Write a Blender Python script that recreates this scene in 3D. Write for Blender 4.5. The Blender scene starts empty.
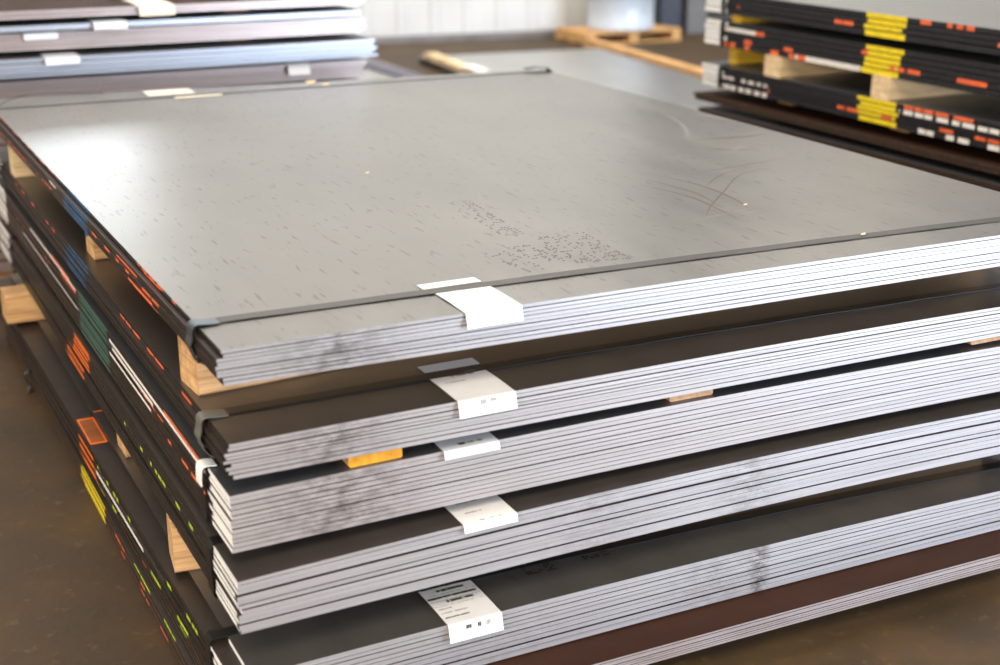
import bpy, math, random
import numpy as np
from mathutils import Vector, Matrix
random.seed(7)
SC = bpy.context.scene
COL = SC.collection
FZ = 0.715                      # height of the topmost sheet above the floor; z below is measured from that sheet

# ------------------------------------------------------------------ materials
def mat(name):
    m = bpy.data.materials.new(name); m.use_nodes = True
    nt = m.node_tree; b = nt.nodes['Principled BSDF']
    return m, nt, b
def N(nt, t, **kw):
    n = nt.nodes.new(t)
    for k, v in kw.items(): setattr(n, k, v)
    return n
def coords(nt, scale=(1, 1, 1), rot=(0, 0, 0), loc=(0, 0, 0)):
    tc = N(nt, 'ShaderNodeTexCoord'); mp = N(nt, 'ShaderNodeMapping')
    mp.inputs['Scale'].default_value = scale; mp.inputs['Rotation'].default_value = rot
    mp.inputs['Location'].default_value = loc
    nt.links.new(tc.outputs['Object'], mp.inputs['Vector']); return mp.outputs['Vector']
def noise(nt, vec, scale, detail=4, rough=.55):
    n = N(nt, 'ShaderNodeTexNoise'); n.inputs['Scale'].default_value = scale
    n.inputs['Detail'].default_value = detail; n.inputs['Roughness'].default_value = rough
    nt.links.new(vec, n.inputs['Vector']); return n.outputs['Fac']
def ramp(nt, fac, stops):
    r = N(nt, 'ShaderNodeValToRGB'); e = r.color_ramp.elements
    while len(e) < len(stops): e.new(.5)
    for el, (p, c) in zip(e, stops):
        el.position = p; el.color = (c[0], c[1], c[2], 1) if not isinstance(c, (int, float)) else (c, c, c, 1)
    nt.links.new(fac, r.inputs['Fac']); return r.outputs['Color']
def mix(nt, fac, a, b, mode='MIX'):
    m = N(nt, 'ShaderNodeMix', data_type='RGBA', blend_type=mode)
    if isinstance(fac, (int, float)): m.inputs[0].default_value = fac
    else: nt.links.new(fac, m.inputs[0])
    for i, v in ((6, a), (7, b)):
        if isinstance(v, tuple): m.inputs[i].default_value = (*v, 1)
        else: nt.links.new(v, m.inputs[i])
    return m.outputs[2]
def math_n(nt, op, a, b=None):
    m = N(nt, 'ShaderNodeMath', operation=op)
    for i, v in ((0, a), (1, b)):
        if v is None: continue
        if isinstance(v, (int, float)): m.inputs[i].default_value = v
        else: nt.links.new(v, m.inputs[i])
    return m.outputs[0]
def to_rough(nt, b, fac, lo, hi):
    mr = N(nt, 'ShaderNodeMapRange'); mr.inputs['To Min'].default_value = lo; mr.inputs['To Max'].default_value = hi
    nt.links.new(fac, mr.inputs['Value']); nt.links.new(mr.outputs['Result'], b.inputs['Roughness'])

def plain(name, col, rough=.6, metal=0., var=.15, scale=20):
    m, nt, b = mat(name)
    f = noise(nt, coords(nt), scale)
    c = ramp(nt, f, [(.3, tuple(x*(1-var) for x in col)), (.7, tuple(min(1, x*(1+var)) for x in col))])
    nt.links.new(c, b.inputs['Base Color']); b.inputs['Roughness'].default_value = rough
    b.inputs['Metallic'].default_value = metal
    return m

def plate_top(name, c0, c1, rust=None, flecks=True, rough=(.3, .42), metal=1.0):
    m, nt, b = mat(name)
    v = coords(nt)
    big = noise(nt, v, 1.6, 5, .6)
    streak = noise(nt, coords(nt, (9, 1.6, 1), (0, 0, math.radians(-8))), 1.5, 6, .6)
    c = ramp(nt, big, [(.32, c0), (.68, c1)])
    c = mix(nt, .3, c, ramp(nt, streak, [(.3, tuple(x*.82 for x in c0)), (.7, tuple(min(1, x*1.12) for x in c1))]))
    if flecks:   # short dark rolled-in scale flecks, drawn out across the width
        fl = noise(nt, coords(nt, (100, 15, 1), (0, 0, math.radians(-9))), 1., 2, .5)
        c = mix(nt, ramp(nt, fl, [(.63, 0.), (.69, .6)]), c, tuple(x*.42 for x in c0))
    if rust:
        rf = noise(nt, coords(nt, (1, 3, 1)), 2.3, 8, .65)
        c = mix(nt, ramp(nt, rf, [(.3, 0.25), (.75, 1.)]), c, rust)
        r2 = noise(nt, coords(nt), 30, 5, .6)
        c = mix(nt, ramp(nt, r2, [(.45, 0.), (.8, .5)]), c, (rust[0]*1.7, rust[1]*1.35, rust[2]))
    nt.links.new(c, b.inputs['Base Color'])
    b.inputs['Metallic'].default_value = metal
    to_rough(nt, b, streak, rough[0], rough[1])
    bp = N(nt, 'ShaderNodeBump'); bp.inputs['Strength'].default_value = .04; bp.inputs['Distance'].default_value = .01
    nt.links.new(big, bp.inputs['Height']); nt.links.new(bp.outputs[0], b.inputs['Normal'])
    return m

def cut_edge(name, col, rust=0., seed=0., metal=.75, rough=.42, smudge=None):
    metal = .8; rough = .36
    """bright sheared edge with long draw marks, chips and handling grime"""
    m, nt, b = mat(name)
    lines = noise(nt, coords(nt, (1.2, 1, 160), loc=(seed, 0, seed)), 1.5, 4, .6)
    fine = noise(nt, coords(nt, (40, 1, 120), loc=(seed, 0, 0)), 2., 4, .6)
    c = ramp(nt, lines, [(.25, tuple(x*.72 for x in col)), (.6, col)])
    c = mix(nt, ramp(nt, fine, [(.68, 0.), (.78, .22)]), c, tuple(x*.35 for x in col))
    if rust:
        rf = noise(nt, coords(nt, (5, 1, 30), loc=(seed*2, 0, 0)), 1.5, 6, .6)
        c = mix(nt, ramp(nt, rf, [(.4, rust*.35), (.75, rust)]), c, (.42, .22, .16))
    if smudge:      # a grime patch rubbed over the edge around x = smudge
        tc = N(nt, 'ShaderNodeTexCoord'); sp = N(nt, 'ShaderNodeSeparateXYZ'); nt.links.new(tc.outputs['Object'], sp.inputs[0])
        for (sx, sw, amt, colr) in smudge:
            d = math_n(nt, 'ABSOLUTE', math_n(nt, 'DIVIDE', math_n(nt, 'SUBTRACT', sp.outputs['X'], sx), sw))
            k = math_n(nt, 'SUBTRACT', 1., d); k = math_n(nt, 'MAXIMUM', k, 0.)
            nz = noise(nt, coords(nt, (18, 1, 40), (0, .5, 0)), 1.6, 6, .7)
            k = math_n(nt, 'MULTIPLY', ramp(nt, nz, [(.4, 0.), (.62, 1.)]), k)
            k = math_n(nt, 'MULTIPLY', k, amt)
            c = mix(nt, k, c, colr)
    nt.links.new(c, b.inputs['Base Color'])
    b.inputs['Metallic'].default_value = metal; b.inputs['Roughness'].default_value = rough
    return m

def wood(name, c0, c1, axis='x'):
    m, nt, b = mat(name)
    sc = (1.2, 22, 22) if axis == 'x' else (22, 1.2, 22)
    g = noise(nt, coords(nt, sc), 2.2, 6, .6)
    ring = noise(nt, coords(nt, (3, 3, 60)), 2.0, 3, .5)
    c = ramp(nt, g, [(.3, c0), (.62, c1)])
    c = mix(nt, ramp(nt, ring, [(.45, 0.), (.6, .5)]), c, tuple(x*.62 for x in c0))
    k = noise(nt, coords(nt, loc=(3, 1, 0)), 7., 3, .6)
    c = mix(nt, ramp(nt, k, [(.62, 0.), (.72, .6)]), c, tuple(x*.5 for x in c0))
    nt.links.new(c, b.inputs['Base Color']); b.inputs['Roughness'].default_value = .75
    return m

M = {}
M['top'] = plate_top('plate_top_grey', (.185, .174, .158), (.235, .223, .202), rough=(.31, .40))
M['top_shaded'] = plate_top('plate_top_shaded', (.10, .086, .076), (.13, .113, .10), flecks=False, rough=(.28, .40), metal=.55)  # darker copy of the grey top: shade of the bundle above put into colour
M['top_blue'] = plate_top('plate_top_blue_grey', (.10, .105, .115), (.14, .145, .155), flecks=False, rough=(.3, .42), metal=.55)
M['top_neutral'] = plate_top('plate_top_neutral', (.125, .118, .112), (.16, .15, .142), flecks=False, rough=(.28, .40), metal=.55)
M['top_rust'] = plate_top('plate_top_rust', (.05, .024, .014), (.065, .03, .018), rust=(.026, .009, .004), flecks=False, rough=(.75, .85), metal=.0)
M['top_rust'].node_tree.nodes['Principled BSDF'].inputs['Specular IOR Level'].default_value = .12
M['under'] = plain('plate_underside', (.045, .034, .028), .5, .4)
M['scale_edge'] = plain('mill_scale_edge', (.045, .036, .030), .42, .45, .35, 60)
M['cool_edge'] = plain('dark_cool_mill_edge', (.042, .042, .048), .42, .5, .35, 60)
M['rust_edge'] = plain('rusty_mill_edge', (.075, .045, .030), .6, .3, .4, 60)
GR = (.22, .19, .17)
M['edge1'] = cut_edge('cut_edge_light', (.80, .78, .79), 0, 0, smudge=[(.17, .13, .8, GR)])
M['edge2'] = cut_edge('cut_edge_light_smudged', (.85, .81, .80), 0, 3, smudge=[(.16, .12, .75, GR)])
M['edge3'] = cut_edge('cut_edge_thick', (.90, .865, .86), .12, 5, smudge=[(.17, .16, .7, (.17, .12, .1))])
M['edge4'] = cut_edge('cut_edge_pale', (.90, .89, .91), .04, 8, smudge=[(.62, .14, .35, (.25, .22, .2)), (.93, .09, .45, (.2, .17, .15))])
M['edge5'] = cut_edge('cut_edge_chipped', (.92, .92, .95), .04, 11, smudge=[(.975, .028, 1., (.05, .025, .018)), (.88, .14, .35, (.25, .22, .2)), (.40, .3, .2, (.3, .3, .3))])
M['edge6'] = cut_edge('cut_edge_rust_tint', (.90, .86, .88), .5, 14)
M['edge_pink'] = cut_edge('cut_edge_rosy', (.70, .61, .58), .35, 17)
M['edge_blue'] = cut_edge('cut_edge_cool', (.66, .70, .78), .0, 20)
M['white_paint'] = plain('white_spray_paint', (.92, .92, .90), .5, 0, .08)
M['blue_paint'] = plain('blue_spray_paint', (.03, .10, .22), .5, 0, .3)
M['green_paint'] = plain('green_spray_paint', (.045, .11, .085), .6, 0, .15)
M['orange_paint'] = plain('orange_spray_paint', (.95, .17, .015), .5, 0, .2)
M['orange_dull'] = plain('thin_orange_paint', (.30, .085, .012), .5, 0, .25)
M['red_orange'] = plain('red_orange_crayon', (.85, .15, .05), .5, 0, .3, 90)
M['lime_paint'] = plain('lime_crayon', (.42, .60, .03), .5, 0, .3, 90)
M['yellow_paint'] = plain('yellow_spray_paint', (.86, .66, .02), .5, 0, .15, 60)
M['chalk'] = plain('chalk_white', (.80, .76, .72), .6, 0, .2, 90)
M['ink'] = plain('black_ink', (.035, .033, .03), .6)
M['ink_faint'] = plain('faded_ink', (.30, .28, .26), .6)
M['stencil'] = plain('stencil_dots', (.075, .068, .06), .5, .8)
M['scuff_dark'] = plain('brown_scuff', (.125, .105, .078), .40, .9)
M['scuff_light'] = plain('pale_scuff', (.27, .255, .23), .42, .97)
M['strap'] = plain('steel_strap', (.068, .061, .052), .42, .8, .1)
M['strap_dark'] = plain('black_strap', (.02, .02, .02), .35, .3, .1)
M['guard'] = plain('grey_edge_guard', (.11, .13, .15), .38, .6, .2)
M['guard_pale'] = plain('pale_edge_guard', (.17, .17, .15), .45, .3, .1)
M['paper'] = plain('white_paper', (.86, .85, .83), .55, 0, .03)
M['paper_blue'] = plain('cool_white_paper', (.70, .73, .77), .45, 0, .05)
M['paper_cream'] = plain('cream_paper', (.85, .76, .60), .6, 0, .05)
M['wood'] = wood('pine_timber', (.50, .27, .11), (.80, .50, .24))
M['wood_y'] = wood('pine_board', (.50, .27, .13), (.78, .48, .27), 'y')
M['wood_pale'] = wood('pale_pine', (.66, .46, .25), (.90, .70, .43))
M['wood_orange'] = wood('weathered_orange_pine', (.50, .26, .09), (.80, .47, .19), 'y')
M['orange_end'] = plain('orange_painted_end', (.95, .37, .02), .55, 0, .25, 60)

# ------------------------------------------------------------------ object helpers
def finish(name, verts, faces, mats, idx=None, parent=None, smooth=False):
    me = bpy.data.meshes.new(name); me.from_pydata(verts, [], faces)
    for m in mats: me.materials.append(m)
    if idx: me.polygons.foreach_set('material_index', idx)
    if smooth: me.polygons.foreach_set('use_smooth', [True]*len(me.polygons))
    me.update(); o = bpy.data.objects.new(name, me); COL.objects.link(o)
    if parent: o.parent = parent
    return o
def root(name, loc, label, cat, group=None):
    o = bpy.data.objects.new(name, None); COL.objects.link(o); o.location = loc; o.empty_display_size = .1
    return tag(o, label, cat, group)
def tag(o, label, cat, group=None, kind=None):
    if label: o['label'] = label
    if cat: o['category'] = cat
    if group: o['group'] = group
    if kind: o['kind'] = kind
    return o
class MB:
    def __init__(s): s.v = []; s.f = []; s.i = []; s.m = []
    def mi(s, m):
        if m not in s.m: s.m.append(m)
        return s.m.index(m)
    def face(s, pts, m):
        n = len(s.v); s.v += [tuple(p) for p in pts]; s.f.append(tuple(range(n, n+len(pts)))); s.i.append(s.mi(m))
    def hexa(s, p, m, end=None, top=None):
        """p: 8 corners, bottom 4 ccw then top 4; chamfer-free box"""
        n = len(s.v); s.v += [tuple(q) for q in p]
        F = [(3, 2, 1, 0), (4, 5, 6, 7), (0, 1, 5, 4), (1, 2, 6, 5), (2, 3, 7, 6), (3, 0, 4, 7)]
        for k, f in enumerate(F):
            s.f.append(tuple(n+q for q in f))
            s.i.append(s.mi(end if (end and k in (3, 5)) else (top if top and k == 1 else m)))
    def box(s, a, b, m):
        s.hexa([(a[0], a[1], a[2]), (b[0], a[1], a[2]), (b[0], b[1], a[2]), (a[0], b[1], a[2]),
                (a[0], a[1], b[2]), (b[0], a[1], b[2]), (b[0], b[1], b[2]), (a[0], b[1], b[2])], m)
    def build(s, name, parent=None, smooth=False, bevel=0):
        o = finish(name, s.v, s.f, [M[x] if isinstance(x, str) else x for x in s.m], s.i, parent, smooth)
        if bevel:
            md = o.modifiers.new('bevel', 'BEVEL'); md.width = bevel; md.segments = 2; md.limit_method = 'ANGLE'
        return o

def timber(name, x0, y0, x1, y1, w, z0, z1, m, label, cat='timber', group=None, extra=None, end=None):
    """a squared timber whose bottom near corner runs (x0,y0)->(x1,y1); w is its width away from the camera"""
    o = root(name, (x0, y0, z0+FZ), label, cat, group) if False else None
    dx, dy = x1-x0, y1-y0; L = math.hypot(dx, dy); ux, uy = dx/L, dy/L
    nx, ny = -uy*w, ux*w
    mb = MB(); k = 14
    c = .004
    # chamfered cross-section swept along the length, faintly bowed
    sec = [(c, 0), (1-c/w if w else 1, 0)]
    prof = [(c, 0), (w-c, 0), (w, c), (w, z1-z0-c), (w-c, z1-z0), (c, z1-z0), (0, z1-z0-c), (0, c)]
    rings = []
    rs = random.Random(int(abs(x0*7919+y0*104729)*10)+1)
    for i in range(k+1):
        t = i/k; j = rs.uniform(-.0008, .0008)
        rings.append([((dx*t) + (-uy)*(p+j), (dy*t) + ux*(p+j), q) for p, q in prof])
    n = len(prof)
    for r in rings: mb.v += r
    for i in range(k):
        for j in range(n):
            a = i*n+j; b_ = i*n+(j+1) % n
            mb.f.append((a, a+n, b_+n, b_)); mb.i.append(mb.mi(m))
    mb.f.append(tuple(range(n))); mb.i.append(mb.mi(end or m))
    mb.f.append(tuple(k*n+q for q in reversed(range(n)))); mb.i.append(mb.mi(m))
    if extra:
        for pts, mm in extra: mb.face(pts, mm)
    ob = mb.build(name); ob.location = (x0, y0, z0+FZ)
    return tag(ob, label, cat, group)

# ------------------------------------------------------------------ steel sheets
def curve(pts):
    xs = [p[0] for p in pts]; zs = [p[1] for p in pts]
    if len(pts) < 3: return lambda x: zs[0]
    c = np.polyfit(xs, zs, 2 if len(pts) < 5 else 3)
    return lambda x: float(np.polyval(c, min(max(x, -.05), 1.75)))
def sheet(parent, name, X0, X1, Y0, Y1, ftop, fbot, mats, left_marks=(), near_marks=(), skew=0., nx=26, extra=None, jag=None):
    """one plate. mats = (top, near edge, left edge, underside). marks = (a, b, material) along the edge"""
    top, near, left, under = mats
    xs = sorted(set([round(X0+(X1-X0)*i/nx, 4) for i in range(nx+1)] + [round(v, 4) for a, b, _ in near_marks for v in (a, b) if X0 < v < X1]))
    ys = sorted(set([round(Y0+(Y1-Y0)*i/14, 4) for i in range(15)] + [round(v, 4) for a, b, _ in left_marks for v in (a, b) if Y0 < v < Y1]))
    mb = MB(); nxx, nyy = len(xs), len(ys)
    def vid(i, j, k): return (i*nyy+j)*2+k
    for x in xs:
        for y in ys:
            xx = x + skew*(y-Y0)
            mb.v.append((xx, y, fbot(x, y))); mb.v.append((xx, y, ftop(x, y)))
    def add(f, m): mb.f.append(f); mb.i.append(mb.mi(m))
    for i in range(nxx-1):
        for j in range(nyy-1):
            add((vid(i, j, 1), vid(i+1, j, 1), vid(i+1, j+1, 1), vid(i, j+1, 1)), top)
            add((vid(i, j, 0), vid(i, j+1, 0), vid(i+1, j+1, 0), vid(i+1, j, 0)), under)
    for i in range(nxx-1):
        xm = (xs[i]+xs[i+1])/2; m = near
        for a, b, q in near_marks:
            if a < xm < b: m = q
        add((vid(i, 0, 0), vid(i+1, 0, 0), vid(i+1, 0, 1), vid(i, 0, 1)), m)
        add((vid(i, nyy-1, 0), vid(i, nyy-1, 1), vid(i+1, nyy-1, 1), vid(i+1, nyy-1, 0)), left)
    for j in range(nyy-1):
        ym = (ys[j]+ys[j+1])/2; m = left
        for a, b, q in left_marks:
            if a < ym < b: m = q
        add((vid(0, j, 0), vid(0, j, 1), vid(0, j+1, 1), vid(0, j+1, 0)), m)
        add((vid(nxx-1, j, 0), vid(nxx-1, j+1, 0), vid(nxx-1, j+1, 1), vid(nxx-1, j, 1)), left)
    if extra: extra(mb, ftop)
    return mb.build(name, parent)

def ribbon(name, pts, wdir, width, thick, m, parent, skew_end=None, smooth=True):
    """flat strip of the given width swept along pts (list of Vector); wdir = unit width direction"""
    w = Vector(wdir); mb = MB(); n = len(pts)
    for i, p in enumerate(pts):
        p = Vector(p); a = Vector(pts[max(i-1, 0)]); b = Vector(pts[min(i+1, n-1)])
        t = (b-a).normalized(); nn = t.cross(w).normalized()*thick*.5
        for s1, s2 in ((0, -1), (1, -1), (1, 1), (0, 1)):
            mb.v.append(tuple(p + w*width*s1 + nn*s2))
    for i in range(n-1):
        for j in range(4):
            a = i*4+j; b_ = i*4+(j+1) % 4
            mb.f.append((a, a+4, b_+4, b_)); mb.i.append(mb.mi(m))
    mb.f.append((3, 2, 1, 0)); mb.i.append(0); mb.f.append((n*4-4, n*4-3, n*4-2, n*4-1)); mb.i.append(0)
    return mb.build(name, parent)

def strap_loop(parent, X0, X1, yl, yr, ftop, fbot, width=.026, m='strap', lift=.0016, guard='guard', thick=.0012, xshift=0., tail=False, gdark=False):
    """steel strap round the bundle, parallel to the near edge: top run, both ends, bottom run"""
    def yy(x): return yl+(yr-yl)*(x-X0)/(X1-X0)
    pts = []
    n = 24
    for i in range(n+1):
        x = X0+.012+(X1-X0-.024)*i/n; y = yy(x); pts.append((x, y, ftop(x, y)+lift*(1+.25*math.sin(i*1.7))))
    y = yy(X1); zt, zb = ftop(X1, y), fbot(X1, y)
    pts += [(X1+.003, y, zt+.0015), (X1+.005, y, zt-.006), (X1+.005, y, zb+.006), (X1+.003, y, zb-.0015)]
    for i in range(9):
        x = X1-.012-(X1-X0-.024)*i/8; y = yy(x); pts.append((x, y, fbot(x, y)-.002))
    y = yy(X0); zt, zb = ftop(X0, y), fbot(X0, y)
    pts += [(X0-.006+xshift, y, zb-.0015), (X0-.009+xshift, y, zb+.006), (X0-.010+xshift, y, (zt+zb)/2), (X0-.009+xshift, y, zt-.006), (X0-.004+xshift, y, zt+.003), pts[0]]
    o = ribbon('strap', pts, (0, 1, 0), width, thick, m, parent)
    if guard:
        zt, zb = ftop(X0, yl), fbot(X0, yl); h = zt-zb
        g = [(X0+.030, yl-.006, zt+.0022), (X0+.012, yl-.006, zt+.0030), (X0-.004+xshift, yl-.006, zt+.0045), (X0-.012+xshift, yl-.006, zt-.001),
             (X0-.0135+xshift, yl-.006, zt-.3*h), (X0-.0165+xshift, yl-.006, zt-.5*h), (X0-.013+xshift, yl-.006, zt-.68*h),
             (X0-.010+xshift, yl-.006, zt-.85*h), (X0+.002+xshift*.5, yl-.006, zb-.004), (X0+.016, yl-.006, zb-.0035)]
        if gdark: g = g[1:5]
        g = smooth_path(g, 4)
        ribbon('edge_guard', g, (0, 1, 0), width+.004, .0016, guard, o)
    return o
def smooth_path(p, k):
    P = [Vector(q) for q in p]; out = []
    for i in range(len(P)-1):
        a, b, c, d = P[max(i-1, 0)], P[i], P[i+1], P[min(i+2, len(P)-1)]
        for s in range(k):
            t = s/k
            out.append(.5*((2*b)+(c-a)*t+(2*a-5*b+4*c-d)*t*t+(3*b-a-3*c+d)*t**3))
    out.append(P[-1]); return [tuple(v) for v in out]

def paper(name, parent, xa, xb, ytop, yedge, ztop, drop, m='paper', rows=None, bow=.002, label=None, seed=1, yaw=0.):
    """a paper tag lying on the plate and folding down over the near edge"""
    rs = random.Random(seed); mb = MB()
    L1 = ytop-yedge; prof = []
    for i in range(9):
        t = i/8; prof.append((ytop-L1*t, ztop((xa+xb)/2, max(ytop-L1*t, yedge))+.0012+bow*math.sin(math.pi*min(1, t*1.1))*.6))
    e = prof[-1]
    if drop > 0:
        for a in (25, 50, 70, 80): prof.append((yedge-.003*math.sin(math.radians(a))-.001, e[1]-.004*(1-math.cos(math.radians(a)))))
        k = prof[-1]
        for i in range(1, 5): prof.append((k[0]-drop*.28*i/4, k[1]-drop*i/4))
    cum = [0]
    for a, b in zip(prof, prof[1:]): cum.append(cum[-1]+math.dist(a, b))
    T = cum[-1]
    def at(u, s, off=0.):
        s = min(max(s, 0), T-1e-6)
        k = max(i for i in range(len(cum)-1) if cum[i] <= s)
        t = (s-cum[k])/(cum[k+1]-cum[k]); a, b = prof[k], prof[k+1]
        dy, dz = b[0]-a[0], b[1]-a[1]; l = math.hypot(dy, dz)
        zc = ztop(xa+(xb-xa)*u, yedge)-ztop((xa+xb)/2, yedge)
        return (xa+(xb-xa)*u + yaw*s, a[0]+dy*t + dz/l*off, a[1]+dz*t - dy/l*off*1.0 + zc)
    S = sorted(set(cum)); nu = 6
    for off, flip in ((0., False), (-.0006, True)):
        for k in range(len(S)-1):
            for i in range(nu):
                q = [at(i/nu, S[k], off), at(i/nu, S[k+1], off), at((i+1)/nu, S[k+1], off), at((i+1)/nu, S[k], off)]
                mb.face(q[::-1] if flip else q, m)
    if rows:
        for (s0, h, u0, u1, mm, dens) in rows:
            u = u0
            while u < u1:
                w = rs.uniform(.012, .035)*dens
                if rs.random() < .86:
                    hh = h*rs.uniform(.75, 1)
                    n = max(1, int(hh*T/.004))
                    mb.face([at(u, (s0)*T, .0005), at(u, (s0+hh)*T, .0005), at(min(u+w*.8, u1), (s0+hh)*T, .0005), at(min(u+w*.8, u1), s0*T, .0005)], mm)
                u += w
    o = mb.build(name, parent)
    if label: o['label'] = label
    return o

FONT = {'0': '0E1915131110E', }
def dots(mb, ox, oy, ux, uy, rows, cols, step, ftop, rs, size=.0035, m='stencil', fill=.5, cell=True):
    """ink-jet dot matrix print on the plate: characters of 5x7 dots, reading along (ux,uy)"""
    vx, vy = -uy, ux
    for c in range(cols):
        if c % 6 == 5 or rs.random() < .0: continue
        for r in range(rows):
            edge = (c % 6 in (0, 4)) or (r % 8 in (0, 6))
            if r % 8 == 7: continue
            if rs.random() < (fill if edge else fill*.35):
                x = ox+ux*c*step+vx*r*step; y = oy+uy*c*step+vy*r*step
                z = ftop(x, y)+.0004; s = size*.5
                mb.face([(x-s, y-s*1.3, z), (x+s, y-s*1.3, z), (x+s, y+s*1.3, z), (x-s, y+s*1.3, z)], m)

def arc_mark(mb, p, w, m, ftop):
    """thin scuff following points p on the plate"""
    p = smooth_path([(a, b, 0) for a, b in p], 6); n = len(p)
    for i in range(n-1):
        a, b = p[i], p[i+1]; dx, dy = b[0]-a[0], b[1]-a[1]; l = math.hypot(dx, dy) or 1
        t = min(1., 3.2*min(i+.5, n-1.5-i)/n); ww = w*max(.2, t)
        nx, ny = -dy/l*ww/2, dx/l*ww/2
        mb.face([(a[0]-nx, a[1]-ny, ftop(a[0], a[1])+.0003), (b[0]-nx, b[1]-ny, ftop(b[0], b[1])+.0003),
                 (b[0]+nx, b[1]+ny, ftop(b[0], b[1])+.0003), (a[0]+nx, a[1]+ny, ftop(a[0], a[1])+.0003)], m)

def bundle(label, X0, Y0, W, D, tp, bp, n, mats, seed, marks=(), jitter=.002, offs=None, fall=.7, gaps=(.10, .24), top0=None, skew=0., extra=None, extra1=None, group=None, near_white=None, topname='steel_sheet', nx=26, uneven=0.):
    rs = random.Random(seed)
    T, B = curve(tp), curve(bp)
    tb, bb = (tp[1][1] if len(tp) > 1 else tp[0][1]), (bp[1][1] if len(bp) > 1 else bp[0][1])
    r = root('steel_sheet_bundle', (0, 0, 0), label, 'bundle of steel sheets', group)
    base = bb+FZ
    r.location = (X0, Y0, base)
    def ftop(x, y):
        return tb+(T(x)-tb)*math.exp(-max(y-Y0, 0)/fall)
    def fbot(x, y):
        return bb+(B(x)-bb)*math.exp(-max(y-Y0, 0)/fall)
    # thickness partition
    wts = [1+rs.uniform(-uneven, uneven) for _ in range(n)]; s = sum(wts); acc = 0; parts = []
    for w in wts: parts.append((acc/s, (acc+w)/s)); acc += w
    for i, (a, b) in enumerate(parts):
        g = rs.uniform(*gaps)*(b-a)
        if i == n-1: g = 0
        def f1(x, y, a=a): return (ftop(x+X0*0, y)*(1-a)+fbot(x, y)*a)
        def f0(x, y, b=b, g=g): return (ftop(x, y)*(1-(b-g))+fbot(x, y)*(b-g))
        dx = rs.uniform(-jitter, jitter); dy = rs.uniform(-jitter, jitter)*.6 if i else 0
        if offs: dx += offs[i % len(offs)]
        if i == 0 and not offs: dx = 0
        sk = skew if i else 0.
        lm = [(p, q, mm) for (i0, i1, p, q, mm) in marks if i0 <= i <= i1]
        # spray marks end raggedly from sheet to sheet
        lm = [(p+rs.uniform(-.012, .012), q+rs.uniform(-.012, .012), mm) if q-p > .08 else (p, q, mm) for p, q, mm in lm]
        mm4 = (mats[0] if i == 0 else 'under', mats[1], mats[2], 'under')
        o = sheet(r, 'steel_sheet', X0+dx, X0+W+dx, Y0+dy, Y0+D+dy, f1, f0, mm4, lm, (), sk, nx, extra if i == 0 else (extra1 if i == 1 else None))
        for v in o.data.vertices: v.co -= Vector((X0, Y0, bb))
    r['_z'] = bb
    return r, ftop, fbot
def rel(parent, start):
    """parts made in scene measure -> parent's own frame"""
    bb = parent['_z']; L = parent.location
    for o in list(parent.children)+[c for k in parent.children for c in k.children]:
        if o.name.startswith('steel_sheet'): continue
        for v in o.data.vertices: v.co -= Vector((L.x, L.y, bb))
    del parent['_z']

def dashes(i0, y0, y1, m, seed, fill=.5, lmin=.01, lmax=.04):
    rs = random.Random(seed); out = []; y = y0
    while y < y1:
        l = rs.uniform(lmin, lmax)
        if rs.random() < fill: out.append((i0, i0, y, min(y+l, y1), m))
        y += l+rs.uniform(.004, .02)
    return out

# ================================================================== the main stack
W, D = 1.75, 2.46
# --- B1
def b1_extra(mb, f):
    rs = random.Random(3)
    # printed heat numbers, three faint blocks reading towards the near edge
    def block(x0, y0, x1, y1, rows, fill, size=.0042):
        L = math.hypot(x1-x0, y1-y0); ux, uy = (x1-x0)/L, (y1-y0)/L; step = .0068
        dots(mb, x0, y0, ux, uy, rows, int(L/step), step, f, rs, size*.8, 'stencil', fill*.8)
    block(.665, .680, .640, .385, 7, .50)
    block(.690, .355, .672, .150, 15, .55)
    block(.645, .31, .64, .20, 7, .4)
    block(.55, .300, .575, .150, 15, .42)
    A = lambda p, w, m: arc_mark(mb, p, w, m, f)
    A([(1.168, .764), (1.21, .60), (1.20, .45), (1.171, .359)], .006, 'scuff_dark')
    A([(1.098, .650), (1.13, .50), (1.105, .300)], .005, 'scuff_dark')
    A([(1.13, .72), (1.16, .55), (1.14, .42)], .004, 'scuff_dark')
    A([(1.460, .678), (1.35, .64), (1.232, .529), (1.12, .42), (1.065, .356)], .004, 'scuff_dark')
    A([(1.40, .70), (1.30, .65), (1.20, .56)], .003, 'scuff_dark')
    A([(1.56, .75), (1.40, .72), (1.26, .70)], .004, 'scuff_dark')
    A([(1.642, 1.44), (1.60, 1.26), (1.52, 1.10), (1.44, 1.02)], .009, 'scuff_light')
    A([(1.65, 1.45), (1.715, 1.33), (1.735, 1.18)], .010, 'scuff_light')
    A([(1.411, .884), (1.48, .87), (1.55, .90), (1.60, .86)], .010, 'scuff_light')
    A([(1.36, .92), (1.42, .88), (1.50, .83), (1.60, .70)], .006, 'scuff_light')
    A([(1.62, 1.02), (1.70, 1.04), (1.725, .98)], .012, 'scuff_light')
    A([(1.50, 1.03), (1.62, 1.01), (1.70, 1.02)], .014, 'scuff_dark')
    A([(1.46, .93), (1.50, .88), (1.56, .87)], .010, 'scuff_dark')
    A([(.98, .33), (1.06, .345), (1.14, .36), (1.20, .38)], .007, 'scuff_light')
    A([(1.10, .335), (1.18, .35), (1.26, .365)], .004, 'scuff_light')
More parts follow.
